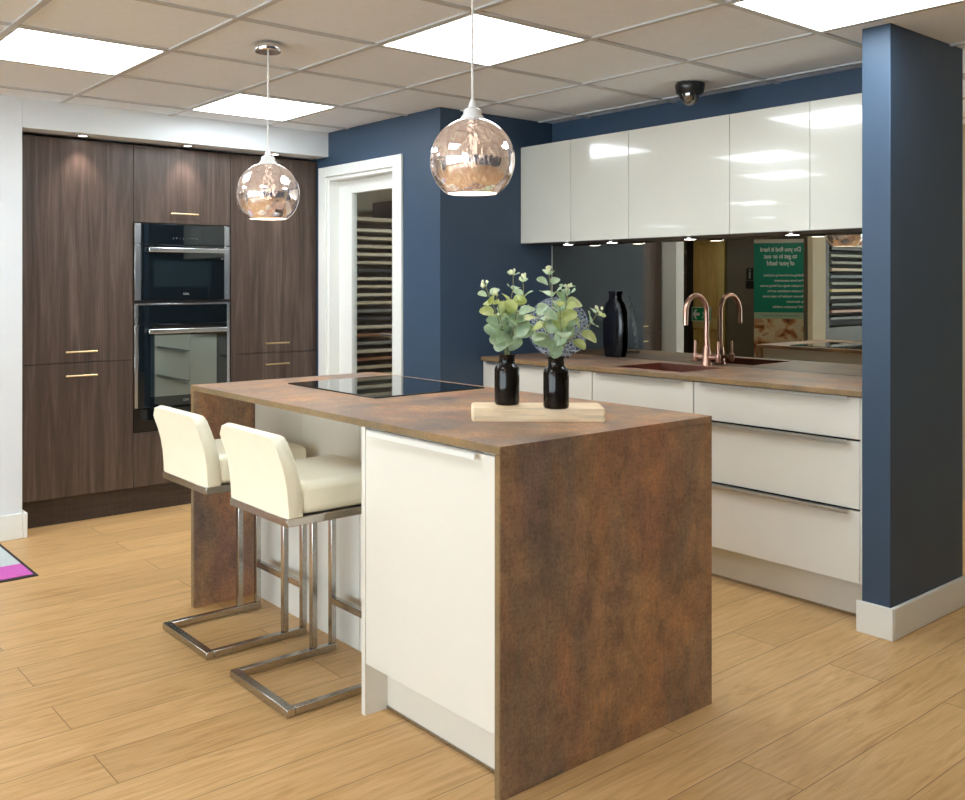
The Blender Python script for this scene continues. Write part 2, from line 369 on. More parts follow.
# ------------------------------------------------------------------ the setting
X0, Y0 = -3.687, 1.5531                       # a grid crossing of the ceiling
def cell(u, m): return (X0-.6*(m+1), X0-.6*m, Y0+.6*u, Y0+.6*(u+1))
LIGHTS = {(-1, 0): 'square lit ceiling panel nearest the white column on the left',
          (1, 1): 'square lit ceiling panel behind the far globe pendant, in front of the walnut units',
          (1, -2): 'square lit ceiling panel behind the cord of the nearer globe pendant',
          (2, -4): 'square lit ceiling panel beside the end of the blue partition',
          (-3, 1): 'square lit ceiling panel over the entrance doormat',
          (-2, -3): 'added unseen lit ceiling panel over the open floor in front of the island',  # unseen panel, added as fill light in front of the island
          (-5, -6): 'added unseen lit ceiling panel in the open showroom near the right wall',  # out of view, added to brighten the open showroom
          (-7, 4): 'added unseen lit ceiling panel in the next room before the banner',  # next-room panels are unseen, added to light the mirrored background
          (-11, 6): 'added unseen lit ceiling panel in the next room above the banner',
          (-12, 10): 'added unseen lit ceiling panel in the next room by the oak door',
          (-8, 9): 'added unseen lit ceiling panel in the middle of the next room',
          (-9, 0): 'added unseen lit ceiling panel beyond the dark sample rack',  # another unseen panel added for general illumination
          (4, 1): 'square lit ceiling panel in the store behind the glazed door',
          (6, -1): 'added unseen lit ceiling panel in the passage behind the blue partition'}  # unseen, added to light the beige passage wall without glare on the partition
box_ = box(None, -12.2, 3.2, -6.8, 6.3, -.06, 0)
struct('floor', box_, M['floor'], 'pale oak laminate plank floor')
bm = bmesh.new()
us = range(-14, 8); ms = range(-12, 15)
XM, XP = X0-.6*15, X0+.6*12
for u in us:
    for m in ms:
        if (u, m) in LIGHTS: continue
        a, b, c, d = cell(u, m)
        t = [bm.verts.new(p) for p in ((a, c, ZC+.007), (a, d, ZC+.007), (b, d, ZC+.007), (b, c, ZC+.007))]
        bm.faces.new(t)
for u in range(-14, 9):
    y = Y0+.6*u; box(bm, XM, XP, y-.012, y+.012, ZC, ZC+.03, 0, 1, 1)
for m in range(-12, 16):
    x = X0-.6*m; box(bm, x-.012, x+.012, Y0-.6*14, Y0+.6*8, ZC+.0003, ZC+.03, 0, 1, 1)
box(bm, XM, XP, Y0-.6*14, Y0+.6*8, ZC+.12, ZC+.16, 0, 1, 0)
struct('ceiling', bm, [M['tile'], M['tbar']], 'suspended ceiling of beige square tiles in a metal grid')
for (u, m), lab in LIGHTS.items():
    a, b, c, d = cell(u, m); cx, cy = (a+b)/2, (c+d)/2
    t = thing('ceiling_light', lab, 'ceiling light', (cx, cy, ZC), group='square ceiling light panels')
    f = bmesh.new(); e = .0135; w = .008
    for q in ((a+e, b-e, c+e, c+e+w), (a+e, b-e, d-e-w, d-e), (a+e, a+e+w, c+e+w, d-e-w), (b-e-w, b-e, c+e+w, d-e-w)): box(f, *q, ZC-.001, ZC+.012)
    box(f, a+e, b-e, c+e, d-e, ZC+.014, ZC+.02)
    obj('frame', f, M['white_trim'], t)
    obj('diffuser', box(None, a+e+w, b-e-w, c+e+w, d-e-w, ZC+.001, ZC+.006), M['panel_light'], t, label='glowing white diffuser')

YW = 4.06
struct('wall_rear', box(None, -3.981, -1.70, YW, YW+.035, 0, ZC+.05), M['blue'], 'dark slate blue wall behind the white units')
struct('wall_return', box(None, -4.10, -3.981, 3.32, YW+.035, 0, ZC+.05), M['blue'], 'slate blue return wall left of the white units')
bm = bmesh.new(); DX0, DX1, DZ = -5.13, -4.396, 1.982
box(bm, -5.95, DX0, 3.2, 3.32, 0, ZC+.05); box(bm, DX1, -3.981, 3.2, 3.32, 0, ZC+.05); box(bm, DX0, DX1, 3.2, 3.32, DZ, ZC+.05)
struct('wall_door', bm, M['blue'], 'slate blue wall around the white glazed door')
SX0, SX1, SY = -1.7675, -1.66, 3.45
struct('wall_partition', box(None, SX0, SX1, SY, YW+.003, 0, ZC+.05, .002, 1), M['blue'], 'slate blue partition end wall on the right')
bm = box(None, SX0-.016, SX1+.016, SY-.016, SY, 0, .118, .004, 2); box(bm, SX1, SX1+.016, SY, YW, 0, .118, .004, 2)
struct('baseboard_partition', bm, M['white_trim'], 'white skirting wrapped round the blue partition')
XH = -5.114
bm = box(None, -5.95, XH, 1.255, 1.362, 0, ZC+.05, .002, 1); box(bm, -5.95, XH, 1.362, 3.2, 2.106, ZC+.05)
struct('wall_left', bm, M['white_wall'], 'white column and header framing the walnut units')
bm = box(None, -5.27, XH+.015, 1.362, 1.384, 0, .13, .003, 1); box(bm, XH, XH+.015, 1.24, 1.362, 0, .13, .003, 1); box(bm, -5.95, XH, 1.24, 1.255, 0, .13, .003, 1)
struct('baseboard_left', bm, M['white_trim'], 'white skirting round the foot of the white column')
struct('wall_back', box(None, -5.99, -5.95, 1.255, 5.24, 0, ZC+.05), M['beige_wall'], 'wall behind the walnut units and the store')
struct('wall_store', box(None, -5.95, -4.10, 5.2, 5.24, 0, ZC+.05), M['beige_wall'], 'beige end wall of the store behind the glazed door')
struct('wall_store_side', box(None, -4.10, -4.06, 4.095, 5.2, 0, ZC+.05), M['beige_wall'], 'beige side wall of the store')
struct('wall_passage', box(None, -4.06, 3.04, 6.0, 6.04, 0, ZC+.05), M['beige_wall'], 'beige wall of the passage beyond the blue partition')
struct('wall_right', box(None, 3.0, 3.04, -4.5, 6.0, 0, ZC+.05), M['blue'], 'unseen right wall of the showroom, made slate blue to darken the partition')  # unseen wall, dark colour chosen to keep the partition's reflection dark
WN0, WN1, WNY = -4.9, 2.8, -4.5
bm = box(None, -5.114, WN0, WNY-.1, WNY, 0, ZC+.05); box(bm, WN1, 3.04, WNY-.1, WNY, 0, ZC+.05); box(bm, WN0, WN1, WNY-.1, WNY, 0, .3); box(bm, WN0, WN1, WNY-.1, WNY, 2.2, ZC+.05)
struct('wall_front', bm, M['white_wall'], 'white front wall around the added fill-light window')
bm = bmesh.new()
for k in range(6):
    x = WN0+(WN1-WN0)*k/5; box(bm, x-.03, x+.03, WNY-.07, WNY-.02, .3, 2.2, .003, 1)
box(bm, WN0, WN1, WNY-.07, WNY-.02, .3, .35, .003, 1); box(bm, WN0, WN1, WNY-.07, WNY-.02, 2.15, 2.2, .003, 1)
win = struct('fill_window', bm, M['alu'], 'wide unseen window added behind the camera for fill light')  # unseen opening added so frontal fill light enters from behind the camera
obj('glass_pane', box(None, WN0, WN1, WNY-.048, WNY-.042, .35, 2.15), M['door_glass'], win)
struct('wall_far', box(None, -12.04, -5.17, -6.54, -6.5, 0, ZC+.05), M['grey_wall'], 'taupe panelled wall at the far end of the next room')
struct('wall_west', box(None, -12.04, -12.0, -6.5, 1.3, 0, ZC+.05), M['beige_wall'], 'beige side wall of the next room')
struct('wall_north', box(None, -12.0, -5.95, 1.255, 1.295, 0, ZC+.05), M['beige_wall'], 'beige wall of the next room behind the column')
bm = box(None, -5.17, XH, -1.12, -.87, 0, ZC+.05)
struct('wall_pier', bm, M['beige_wall'], 'narrow beige pier beside the dark sample rack')
bm = box(None, -5.36, -5.325, -2.75, -1.12, 0, ZC+.05); box(bm, -5.17, XH, -6.5, -2.75, 0, ZC+.05); box(bm, -5.36, -5.17, -2.79, -2.75, 0, ZC+.05)
struct('wall_recess', bm, M['grey_wall'], 'taupe wall with the recess for the sample rack')

# ---- glazed white door
d = bmesh.new(); fz = 2.041; fx0, fx1 = -5.209, -4.314
for q in ((fx0, DX0+.006, 0, fz), (DX1-.006, fx1, 0, fz), (DX0+.006, DX1-.006, DZ-.006, fz)):
    box(d, q[0], q[1], 3.183, 3.2, q[2], q[3], .003, 2)
for q in ((DX0-.0, DX0+.028, 0, DZ), (DX1-.028, DX1, 0, DZ), (DX0+.028, DX1-.028, DZ-.028, DZ)):
    box(d, q[0], q[1], 3.2, 3.32, q[2], q[3], .002, 1)
door = struct('door_1', d, M['white_trim'], 'white glazed door in a white frame in the blue wall')
lf = bmesh.new(); L0, L1 = DX0+.03, DX1-.03; gx0, gx1, gz0, gz1 = -4.955, -4.515, .22, 1.868
box(lf, L0, gx0, 3.272, 3.312, .005, DZ-.03, .002, 1); box(lf, gx1, L1, 3.272, 3.312, .005, DZ-.03, .002, 1)
box(lf, gx0, gx1, 3.272, 3.312, gz1, DZ-.03, .002, 1); box(lf, gx0, gx1, 3.272, 3.312, .005, gz0, .002, 1)
leaf = obj('door_leaf', lf, M['white_trim'], door)
obj('glass_pane', box(None, gx0, gx1, 3.288, 3.294, gz0, gz1), M['door_glass'], leaf)
obj('handle', tube(tube(None, [(-4.47, 3.272, 1.0), (-4.47, 3.225, 1.0)], .009), [(-4.47, 3.23, 1.0), (-4.58, 3.23, 1.0)], .009), M['chrome'], leaf, label='chrome lever handle')

# ------------------------------------------------------------------ walnut tall units
XT = -5.25                                    # front face of the doors
def bar_handle(y, z, parent, w=.168):
    b = tube(None, [(XT+.03, y-w/2, z), (XT+.03, y+w/2, z)], .0052, 12)
    for s in (-1, 1): tube(b, [(XT-.001, y+s*(w/2-.018), z), (XT+.03, y+s*(w/2-.018), z)], .0045, 10)
    return obj('handle', b, M['brass'], parent, label='brushed brass bar handle')
YA, YB, YC_, YE = 1.392, 1.992, 2.592, 3.196
ZP, ZS, ZT = .148, .872, 2.088
def tall_unit(y0, y1, lab, hy):
    t = thing('tall_cabinet', lab, 'tall cabinet', ((-5.6), (y0+y1)/2, ZP), group='dark walnut tall units')
    obj('body', box(None, -5.90, XT-.021, y0, y1, ZP, ZT), M['walnut'], t)
    for (a, b, hz) in ((ZP, ZS-.0015, .803), (ZS+.0015, ZT, .933)):
        dr = obj('door', box(None, XT-.02, XT, y0+.0015, y1-.0015, a, b, .0012, 1), M['walnut'], t)
        bar_handle(hy, hz, dr)
    return t
tall_unit(YA, YB, 'dark walnut tall cabinet beside the white column, left of the ovens', 1.697)
tall_unit(YC_, YE, 'dark walnut tall cabinet right of the ovens, next to the blue door wall', 2.896)
t = thing('oven_housing', 'dark walnut tall cabinet holding the two built-in ovens', 'tall cabinet', (-5.6, (YB+YC_)/2, ZP), group='dark walnut tall units')
bm = box(None, -5.90, XT-.021, YB, YB+.018, ZP, ZT); box(bm, -5.90, XT-.021, YC_-.018, YC_, ZP, ZT); box(bm, -5.90, -5.88, YB+.018, YC_-.018, ZP, ZT)
for z in (ZP, .44, .574, 1.181, 1.648, ZT-.018): box(bm, -5.88, XT-.03, YB+.018, YC_-.018, z, z+.012)
obj('body', bm, M['walnut'], t)
dr = obj('door', box(None, XT-.02, XT, YB+.0015, YC_-.0015, 1.652, ZT, .0012, 1), M['walnut'], t); bar_handle(2.288, 1.708, dr)
obj('drawer', box(None, XT-.02, XT, YB+.0015, YC_-.0015, ZP, .452, .0012, 1), M['walnut'], t)
obj('filler_panel', box(None, XT-.02, XT-.004, YB+.003, YC_-.003, .456, .586, .001, 1), M['black_glass'], t, label='glossy black filler panel under the lower oven')
single('plinth', box(None, -5.36, XT-.035, YA, YE, 0, ZP-.002, .001, 1), M['walnut_plinth'], 'dark walnut plinth along the floor under the tall units', 'plinth')

def oven(z0, z1, lab, win, hz, strip, split, winmat, logo_z, sill):
    o = thing('oven', lab, 'oven', (-5.5, 2.289, z0), group='built-in ovens')
    y0, y1 = YB+.004, YC_-.012
    obj('body', box(None, -5.84, XT+.0, y0+.02, y1-.02, z0+.004, z1-.004), M['black'], o)
    for a, b in ((y0, y0+strip), (y1-strip, y1)):
        s = box(None, XT, XT+.012, a, b, z0+.004, split-.003, .001, 1); box(s, XT, XT+.012, a, b, split+.002, z1, .001, 1)
        obj('side_trim', s, M['steel_bright'], o, label='bright steel side strip')
    cp = obj('control_panel', box(None, XT, XT+.016, y0+strip, y1-strip, split+.002, z1, .001, 1), M['oven_glass'], o)
    dr = obj('oven_door', box(None, XT, XT+.016, y0+strip, y1-strip, z0+.004, split-.002, .001, 1), M['oven_glass'], o)
    obj('window', box(None, XT+.016, XT+.0168, win[0], win[1], win[2], win[3]), winmat, dr)
    hb = box(None, XT+.036, XT+.050, 2.066, 2.552, hz-.013, hz+.013, .003, 2)
    for yy in (2.10, 2.518): box(hb, XT+.016, XT+.037, yy-.012, yy+.012, hz-.008, hz+.008, .001, 1)
    obj('handle', hb, M['steel_bright'], dr, label='flat bright steel bar handle')
    Rm = Matrix.Translation(Vector((XT+.0165, 2.30, logo_z))-o.location) @ Matrix.Rotation(PI/2, 4, 'Z') @ Matrix.Rotation(PI/2, 4, 'X')
    text('CDA', .017, M['ink_grey'], dr, Rm, 'logo', depth=.0006)
    if sill: obj('bottom_trim', box(None, XT, XT+.010, y0+.0, y1, z0-.012, z0+.002, .001, 1), M['black'], o)
    return o, cp
o1, cp = oven(1.205, 1.646, 'upper built-in compact oven with wide steel side strips and touch controls', (2.105, 2.46, 1.285, 1.436), 1.497, .036, 1.528, M['oven_window_dim'], 1.243, True)
for k in range(8):
    Rm = Matrix.Translation(Vector((XT+.0165, 2.222+k*.0205, 1.566))-o1.location) @ Matrix.Rotation(PI/2, 4, 'Z') @ Matrix.Rotation(PI/2, 4, 'X')
    text('oP-|:=+o'[k], .014, M['ink_grey'], cp, Rm, 'touch_symbol', depth=.0005)
o2, cp2 = oven(.592, 1.181, 'lower built-in single oven below the compact oven, with a large glass window', (2.085, 2.492, .655, 1.005), 1.030, .019, 1.071, M['oven_window'], .625, False)
obj('top_trim', box(None, XT, XT+.016, YB+.004, YC_-.012, 1.1815, 1.189, .001, 1), M['steel_bright'], o2)

# downlights under the header
for y, lab in ((1.690, 'small recessed downlight over the left walnut cabinet'), (2.288, 'small recessed downlight over the ovens'), (2.86, 'small recessed downlight over the right walnut cabinet')):
    t = thing('downlight', lab, 'downlight', (-5.185, y, 2.106), group='downlights under the white header')
    obj('bezel', lathe(None, [(.026, 0), (.034, -.001), (.034, -.006), (.026, -.007), (.024, -.004), (.026, 0)], (-5.185, y, 2.106), 28), M['chrome'], t)
    obj('lens', lathe(None, [(0, -.0035), (.025, -.0035), (.025, -.001), (0, -.001)], (-5.185, y, 2.106), 28), M['lens'], t, label='glowing lens')
    L = bpy.data.lights.new('downlight_spot', 'SPOT'); L.energy = 9; L.spot_size = 1.5; L.spot_blend = .9; L.color = (1, .84, .80); L.shadow_soft_size = .02
    lo = bpy.data.objects.new('spot', L); C.objects.link(lo); lo.parent = t; lo.location = (0, 0, -.012); lo.rotation_euler = (0, .0, 0)

# ------------------------------------------------------------------ white base units along the rear wall
YF = 3.506                                    # door and drawer fronts
WX0, WX1 = -3.979, -1.769
def lip(x0, x1, z, parent):
    b = box(None, x0, x1, YF-.021, YF+.004, z-.002, z+.0005, .0006, 1); box(b, x0, x1, YF-.021, YF-.0185, z-.013, z, .0006, 1)
    return obj('handle', b, M['alu'], parent, label='slim aluminium lip handle')
def drawer_unit(x0, x1, lab, hx0, hx1):
    t = thing('base_cabinet', lab, 'base cabinet', ((x0+x1)/2, 3.78, .158), group='white base units along the blue wall')
    obj('body', box(None, x0, x1, YF+.021, YW-.004, .158, .871), M['black_gap'], t)
    for z0, z1 in ((.157, .432), (.441, .699), (.708, .868)):
        dr = obj('drawer', box(None, x0+.001, x1-.001, YF, YF+.019, z0, z1, .0012, 1), M['white_satin'], t)
        lip(hx0, hx1, z1+.002, dr)
    return t
def door_unit(x0, x1, lab, hx0, hx1):
    t = thing('base_cabinet', lab, 'base cabinet', ((x0+x1)/2, 3.78, .158), group='white base units along the blue wall')
    b = box(None, x0, x1, YF+.021, YW-.004, .158, .66); box(b, x0, x1, YF+.021, YF+.05, .66, .871)
    obj('body', b, M['black_gap'], t)
    dr = obj('door', box(None, x0+.0015, x1-.0015, YF, YF+.019, .157, .868, .0012, 1), M['white_satin'], t); lip(hx0, hx1, .870, dr)
    return t
drawer_unit(WX0+.002, -3.166, 'white base cabinet at the left end of the run, against the blue return wall', -3.93, -3.235)
door_unit(-3.162, -2.566, 'white base cabinet below the copper sink', -3.12, -2.62)
drawer_unit(-2.562, -1.8035, 'white three-drawer base cabinet beside the blue partition', -2.515, -1.845)
single('filler_strip', box(None, -1.803, WX1, YF, YF+.019, .157, .868, .001, 1), M['white_satin'], 'narrow white filler strip between the drawers and the blue partition', 'filler strip')
bm = box(None, WX0, SX0-.018, 3.585, 3.603, .012, .152, .001, 1)
t = tag(obj('plinth', bm, M['white_satin']), 'long white plinth at the floor below the white base units', 'plinth')
obj('bottom_seal', box(None, WX0, SX0-.018, 3.583, 3.603, 0, .012), M['steel'], t)
# worktop with the sink cut-out
SKX0, SKX1, SKY0, SKY1 = -3.095, -2.688, 3.585, 3.945
ZK0, ZK1 = .8735, .895
bm = bmesh.new()
for q in ((WX0, SKX0, 3.492, YW-.006), (SKX1, WX1, 3.492, YW-.006), (SKX0, SKX1, 3.492, SKY0), (SKX0, SKX1, SKY1, YW-.006)): box(bm, *q, ZK0, ZK1)
wt = thing('worktop', 'bronze-brown laminate worktop along the mirror splashback', 'worktop', (-2.87, 3.78, ZK0))
obj('top', bm, M['bronze'], wt)
obj('front_edge', box(None, WX0, WX1, 3.489, 3.492, ZK0, ZK1, .0008, 1), M['bronze_edge'], wt)
# copper sink
t = thing('sink', 'rectangular copper sink set into the bronze worktop', 'sink', ((SKX0+SKX1)/2, (SKY0+SKY1)/2, .72))
bm = bmesh.new(); e = .002
a0, a1, b0, b1 = SKX0+e, SKX1-e, SKY0+e, SKY1-e
box(bm, a0, a1, b0, b1, .715, .718)
for q in ((a0, a0+.003, b0, b1), (a1-.003, a1, b0, b1), (a0, a1, b0, b0+.003), (a0, a1, b1-.003, b1)): box(bm, *q, .715, .893)
obj('basin', bm, M['copper_dark'], t)
bm = bmesh.new()
for q in ((a0-.012, a0, b0-.012, b1+.012), (a1, a1+.012, b0-.012, b1+.012), (a0, a1, b0-.012, b0), (a0, a1, b1, b1+.012)): box(bm, *q, .8951, .8965, .0005, 1)
obj('rim', bm, M['copper'], t)
obj('drain', lathe(None, [(0, .7185), (.042, .7185), (.045, .720), (.03, .722), (0, .722)], ((a0+a1)/2, (b0+b1)/2, 0), 28), M['copper'], t)
# copper tap
TX, TY = -2.846, 3.998
t = thing('tap', 'copper swan-neck mixer tap with two side levers, behind the sink', 'tap', (TX, TY, .895))
bm = lathe(None, [(0, .895), (.027, .895), (.027, .903), (.021, .912), (.020, .965), (.016, .985), (.0125, .992), (0, .992)], (TX, TY, 0), 28)
tube(bm, [(TX-.068, TY, .935), (TX+.068, TY, .935)], .0105, 14)
obj('body', bm, M['copper'], t)
pts = [(TX, TY, .98), (TX, TY, 1.08), (TX, TY, 1.16)]
for k in range(1, 15):
    a = PI*k/14*1.02; pts.append((TX, TY-.085+.085*math.cos(a), 1.16+.085*math.sin(a)))
pts.append((TX, TY-.171, 1.10))
obj('spout', tube(None, pts, .0125, 16), M['copper'], t)
for s in (-1, 1):
    b = lathe(None, [(0, .912), (.012, .914), (.0145, .93), (.0135, .95), (.006, .955), (.0055, 1.012), (.004, 1.016), (0, 1.016)], (TX+s*.068, TY, 0), 18)
    obj('lever', b, M['copper'], t)
# bronze mirror splashback + edge trim
t = thing('mirror_splashback', 'bronze-tinted mirror splashback between worktop and wall cabinets', 'splashback', (-2.87, YW-.003, .896))
obj('mirror_glass', box(None, -3.974, WX1, YW-.005, YW-.001, .896, 1.534), M['mirror'], t)
obj('edge_trim', box(None, -3.980, -3.974, YW-.007, YW-.001, .896, 1.534), M['alu'], t)

# wall cabinets
XU = [-3.979, -3.584, -3.178, -2.577, -2.176, -1.7695]
UL = ['narrow white gloss wall cabinet at the left end, against the blue return wall', 'narrow white gloss wall cabinet second from the left, above the dark vase',
      'wide white gloss wall cabinet in the middle of the row, above the tap', 'narrow white gloss wall cabinet second from the right end of the row',
      'white gloss wall cabinet at the right end, touching the blue partition']
for k in range(5):
    t = thing('wall_cabinet', UL[k], 'wall cabinet', ((XU[k]+XU[k+1])/2, 3.94, 1.535), group='white gloss wall cabinets')
    obj('body', box(None, XU[k]+.0005, XU[k+1]-.0005, 3.8185, YW-.002, 1.5352, 2.093), M['walnut'] if False else M['white_satin'], t)
    obj('base_panel', box(None, XU[k]+.0005, XU[k+1]-.0005, 3.819, YW-.008, 1.5346, 1.5352), M['walnut'], t)
    obj('door', box(None, XU[k]+.0012, XU[k+1]-.0012, 3.7975, 3.8175, 1.5352, 2.092, .001, 1), M['white_gloss'], t)
for x, lab in ((-3.74, 'round under-cabinet light above the glass plate'), (-3.415, 'round under-cabinet light above the dark vase'),
               (-2.905, 'round under-cabinet light above the copper tap'), (-2.345, 'round under-cabinet light nearest the blue partition')):
    t = thing('cabinet_spotlight', lab, 'cabinet light', (x, 3.945, 1.534), group='round lights under the wall cabinets')
    obj('housing', lathe(None, [(0, 0), (.036, 0), (.036, -.008), (.031, -.010), (.0305, -.006), (0, -.006)], (x, 3.945, 1.5345), 32), M['chrome'], t)
    obj('lens', lathe(None, [(0, -.0065), (.030, -.0065), (.030, -.0095), (0, -.0095)], (x, 3.945, 1.5345), 32), M['lens'], t, label='glowing lens')

# dark vase and glass plate
VX, VY = -3.486, 4.034
prof = [(0, 0), (.046, 0), (.052, .006), (.060, .05), (.064, .12), (.064, .19), (.058, .255), (.044, .298), (.029, .315), (.026, .322), (.025, .345), (.031, .362), (.031, .366), (.022, .364), (.02, .33), (.0, .32)]
b = lathe(None, prof, (0, 0, .895), 44)
for v in b.verts: v.co = Vector((VX+v.co.x*1.12, VY+v.co.y*.26, v.co.z))
t = thing('vase', 'tall flat black glazed vase with a narrow neck on the worktop by the mirror', 'vase', (VX, VY, .895)); obj('body', b, M['ceramic'], t)
random.seed(3); bead0 = None
for k in range(26):
    a = -PI*.5+random.gauss(.6, .42); z = random.uniform(.14, .3); r = .0645 if z < .2 else .0645-(z-.2)*.16
    pos = Vector((r*math.cos(a)*1.12, r*math.sin(a)*.26, z))
    if bead0 is None:
        bead0 = obj('bead', lathe(None, [(0, -.003), (.003, 0), (0, .003)], (0, 0, 0), 6), M['steel_bright'], t, local=True, label='small silver bead')
        bead0.location = pos
    else:
        c = bead0.copy(); C.objects.link(c); c.parent = t; c.location = pos
CA, SA = math.cos(.8934), math.sin(.8934); FW = Vector((-SA, CA, 0)); RT = Vector((CA, SA, 0))
t = thing('glass_plate', 'round etched clear glass plate propped upright on the worktop behind the eucalyptus', 'plate', (-3.615, 3.735, .895), rz=.8934)
bm = lathe(None, [(0, .010), (.08, .010), (.11, .006), (.166, -.006), (.169, -.008), (.166, -.012), (.11, 0), (.08, .004), (0, .004)], (0, 0, 0), 56)
bmesh.ops.rotate(bm, verts=bm.verts[:], cent=(0, 0, 0), matrix=Matrix.Rotation(PI/2-.16, 3, 'X')); bmesh.ops.translate(bm, verts=bm.verts[:], vec=(0, .0, .172))
obj('plate', bm, M['plate'], t, local=True)
bm = tube(None, [(-.05, -.03, .012), (-.05, -.028, .004), (-.05, .08, .004), (-.05, .045, .12)], .003, 8); tube(bm, [(.05, -.03, .012), (.05, -.028, .004), (.05, .08, .004), (.05, .045, .12)], .003, 8); tube(bm, [(-.05, .06, .004), (.05, .06, .004)], .003, 8)
obj('stand', bm, M['black'], t, local=True, label='small black wire stand')

# ceiling camera
t = thing('ceiling_camera', 'black dome security camera on the ceiling above the wall cabinets', 'camera', (-2.754, 3.738, ZC))
obj('base', lathe(None, [(0, 0), (.068, 0), (.070, -.006), (.063, -.043), (.054, -.050), (.047, -.048), (0, -.048)], (-2.754, 3.738, ZC), 40), M['black'], t)
obj('dome', lathe(None, [(.047, -.047), (.046, -.058), (.040, -.078), (.028, -.093), (.012, -.100), (0, -.101)], (-2.754, 3.738, ZC), 40), M['dome'], t, label='smoked clear dome')

# ------------------------------------------------------------------ island
IX0, IX1, IY0, IY1 = -3.605, -1.757, 1.605, 2.496
t = thing('island_worktop', 'bronze-brown laminate island top with matching end panels down to the floor', 'worktop', ((IX0+IX1)/2, (IY0+IY1)/2, 0))
obj('top', box(None, IX0, IX1, IY0+.002, IY1, ZK0, ZK1, .0008, 1), M['bronze'], t)
obj('front_edge', box(None, IX0+.001, IX1-.001, IY0, IY0+.002, ZK0+.001, ZK1-.001), M['bronze_edge'], t)
for x0, x1 in ((IX1-.0205, IX1), (IX0, IX0+.026)):
    p = obj('end_panel', box(None, x0, x1, IY0+.002, IY1, 0, ZK0-.0006, .0008, 1), M['bronze'], t)
    obj('front_edge', box(None, x0+.001, x1-.001, IY0, IY0+.002, 0, ZK0-.001), M['bronze_edge'], p)
IB = 1.876
t = thing('island_cabinet', 'white cabinet block under the island, behind the two stools', 'cabinet', (-3.0, 2.2, 0))
obj('body', box(None, IX0+.028, -2.384, IB+.017, IY1-.04, .14, ZK0-.001), M['white_satin'], t)
b = bmesh.new()
xs = [IX0+.028, -3.19, -2.79, -2.384]
for a, c in zip(xs, xs[1:]): box(b, a+.001, c-.001, IB, IB+.016, .0, ZK0-.001, .001, 1)
obj('back_panel', b, M['white_satin'], t)
obj('plinth', box(None, IX0+.028, -2.384, IY1-.1, IY1-.085, 0, .14), M['white_satin'], t)
t = thing('base_cabinet', 'white island cabinet with one tall door, facing the camera beside the bronze end panel', 'base cabinet', (-2.07, 1.9, 0))
obj('side_panel', box(None, -2.382, -2.3625, IY0+.003, IY1-.04, 0, ZK0-.001, .001, 1), M['white_satin'], t)
obj('body', box(None, -2.362, IX1-.022, IY0+.024, IY1-.04, .158, ZK0-.002), M['white_satin'], t)
dr = obj('door', box(None, -2.3605, IX1-.0225, IY0+.004, IY0+.0225, .158, .866, .0012, 1), M['white_satin'], t)
b = box(None, -2.325, -1.835, IY0-.017, IY0+.006, .866, .8685, .0006, 1); box(b, -2.325, -1.835, IY0-.017, IY0-.0145, .853, .868, .0006, 1)
obj('handle', b, M['white_trim'], dr, label='slim white lip handle')
pl = obj('plinth', box(None, -2.362, IX1-.022, 1.69, 1.706, .010, .156, .001, 1), M['white_satin'], t)
obj('bottom_seal', box(None, -2.362, IX1-.022, 1.687, 1.706, 0, .010), M['steel'], pl)
# hob
HX0, HX1, HY0, HY1 = -3.385, -2.765, 1.925, 2.445
t = thing('hob', 'flush black glass induction hob on the island worktop', 'hob', ((HX0+HX1)/2, (HY0+HY1)/2, ZK1))
obj('glass', box(None, HX0, HX1, HY0, HY1, ZK1, ZK1+.0055, .0012, 2), M['black_glass'], t)
# wooden board, rotated towards the camera
BR = math.atan2(.305, .259)
t = thing('serving_board', 'thick pale wooden board on the island under the two black bottles', 'board', (-2.055, 2.03, ZK1), rz=BR)
w, dp, h, c = .2, .068, .04, .014
prof = [(-w, -dp), (w, -dp), (w, dp), (-w, dp)]
bm = bmesh.new(); tt = bmesh.new(); bmesh.ops.create_cube(tt, size=1)
for v in tt.verts: v.co = Vector((v.co.x*2*w, v.co.y*2*dp, v.co.z*h+h/2))
bmesh.ops.bevel(tt, geom=[e for e in tt.edges if abs(e.verts[0].co.x-e.verts[1].co.x) < 1e-6], offset=.008, segments=2, profile=.5, affect='EDGES')
tt.normal_update()
merge(bm, tt, 0, False)
obj('board', bm, M['lightwood'], t, local=True)
tag_loc = {}
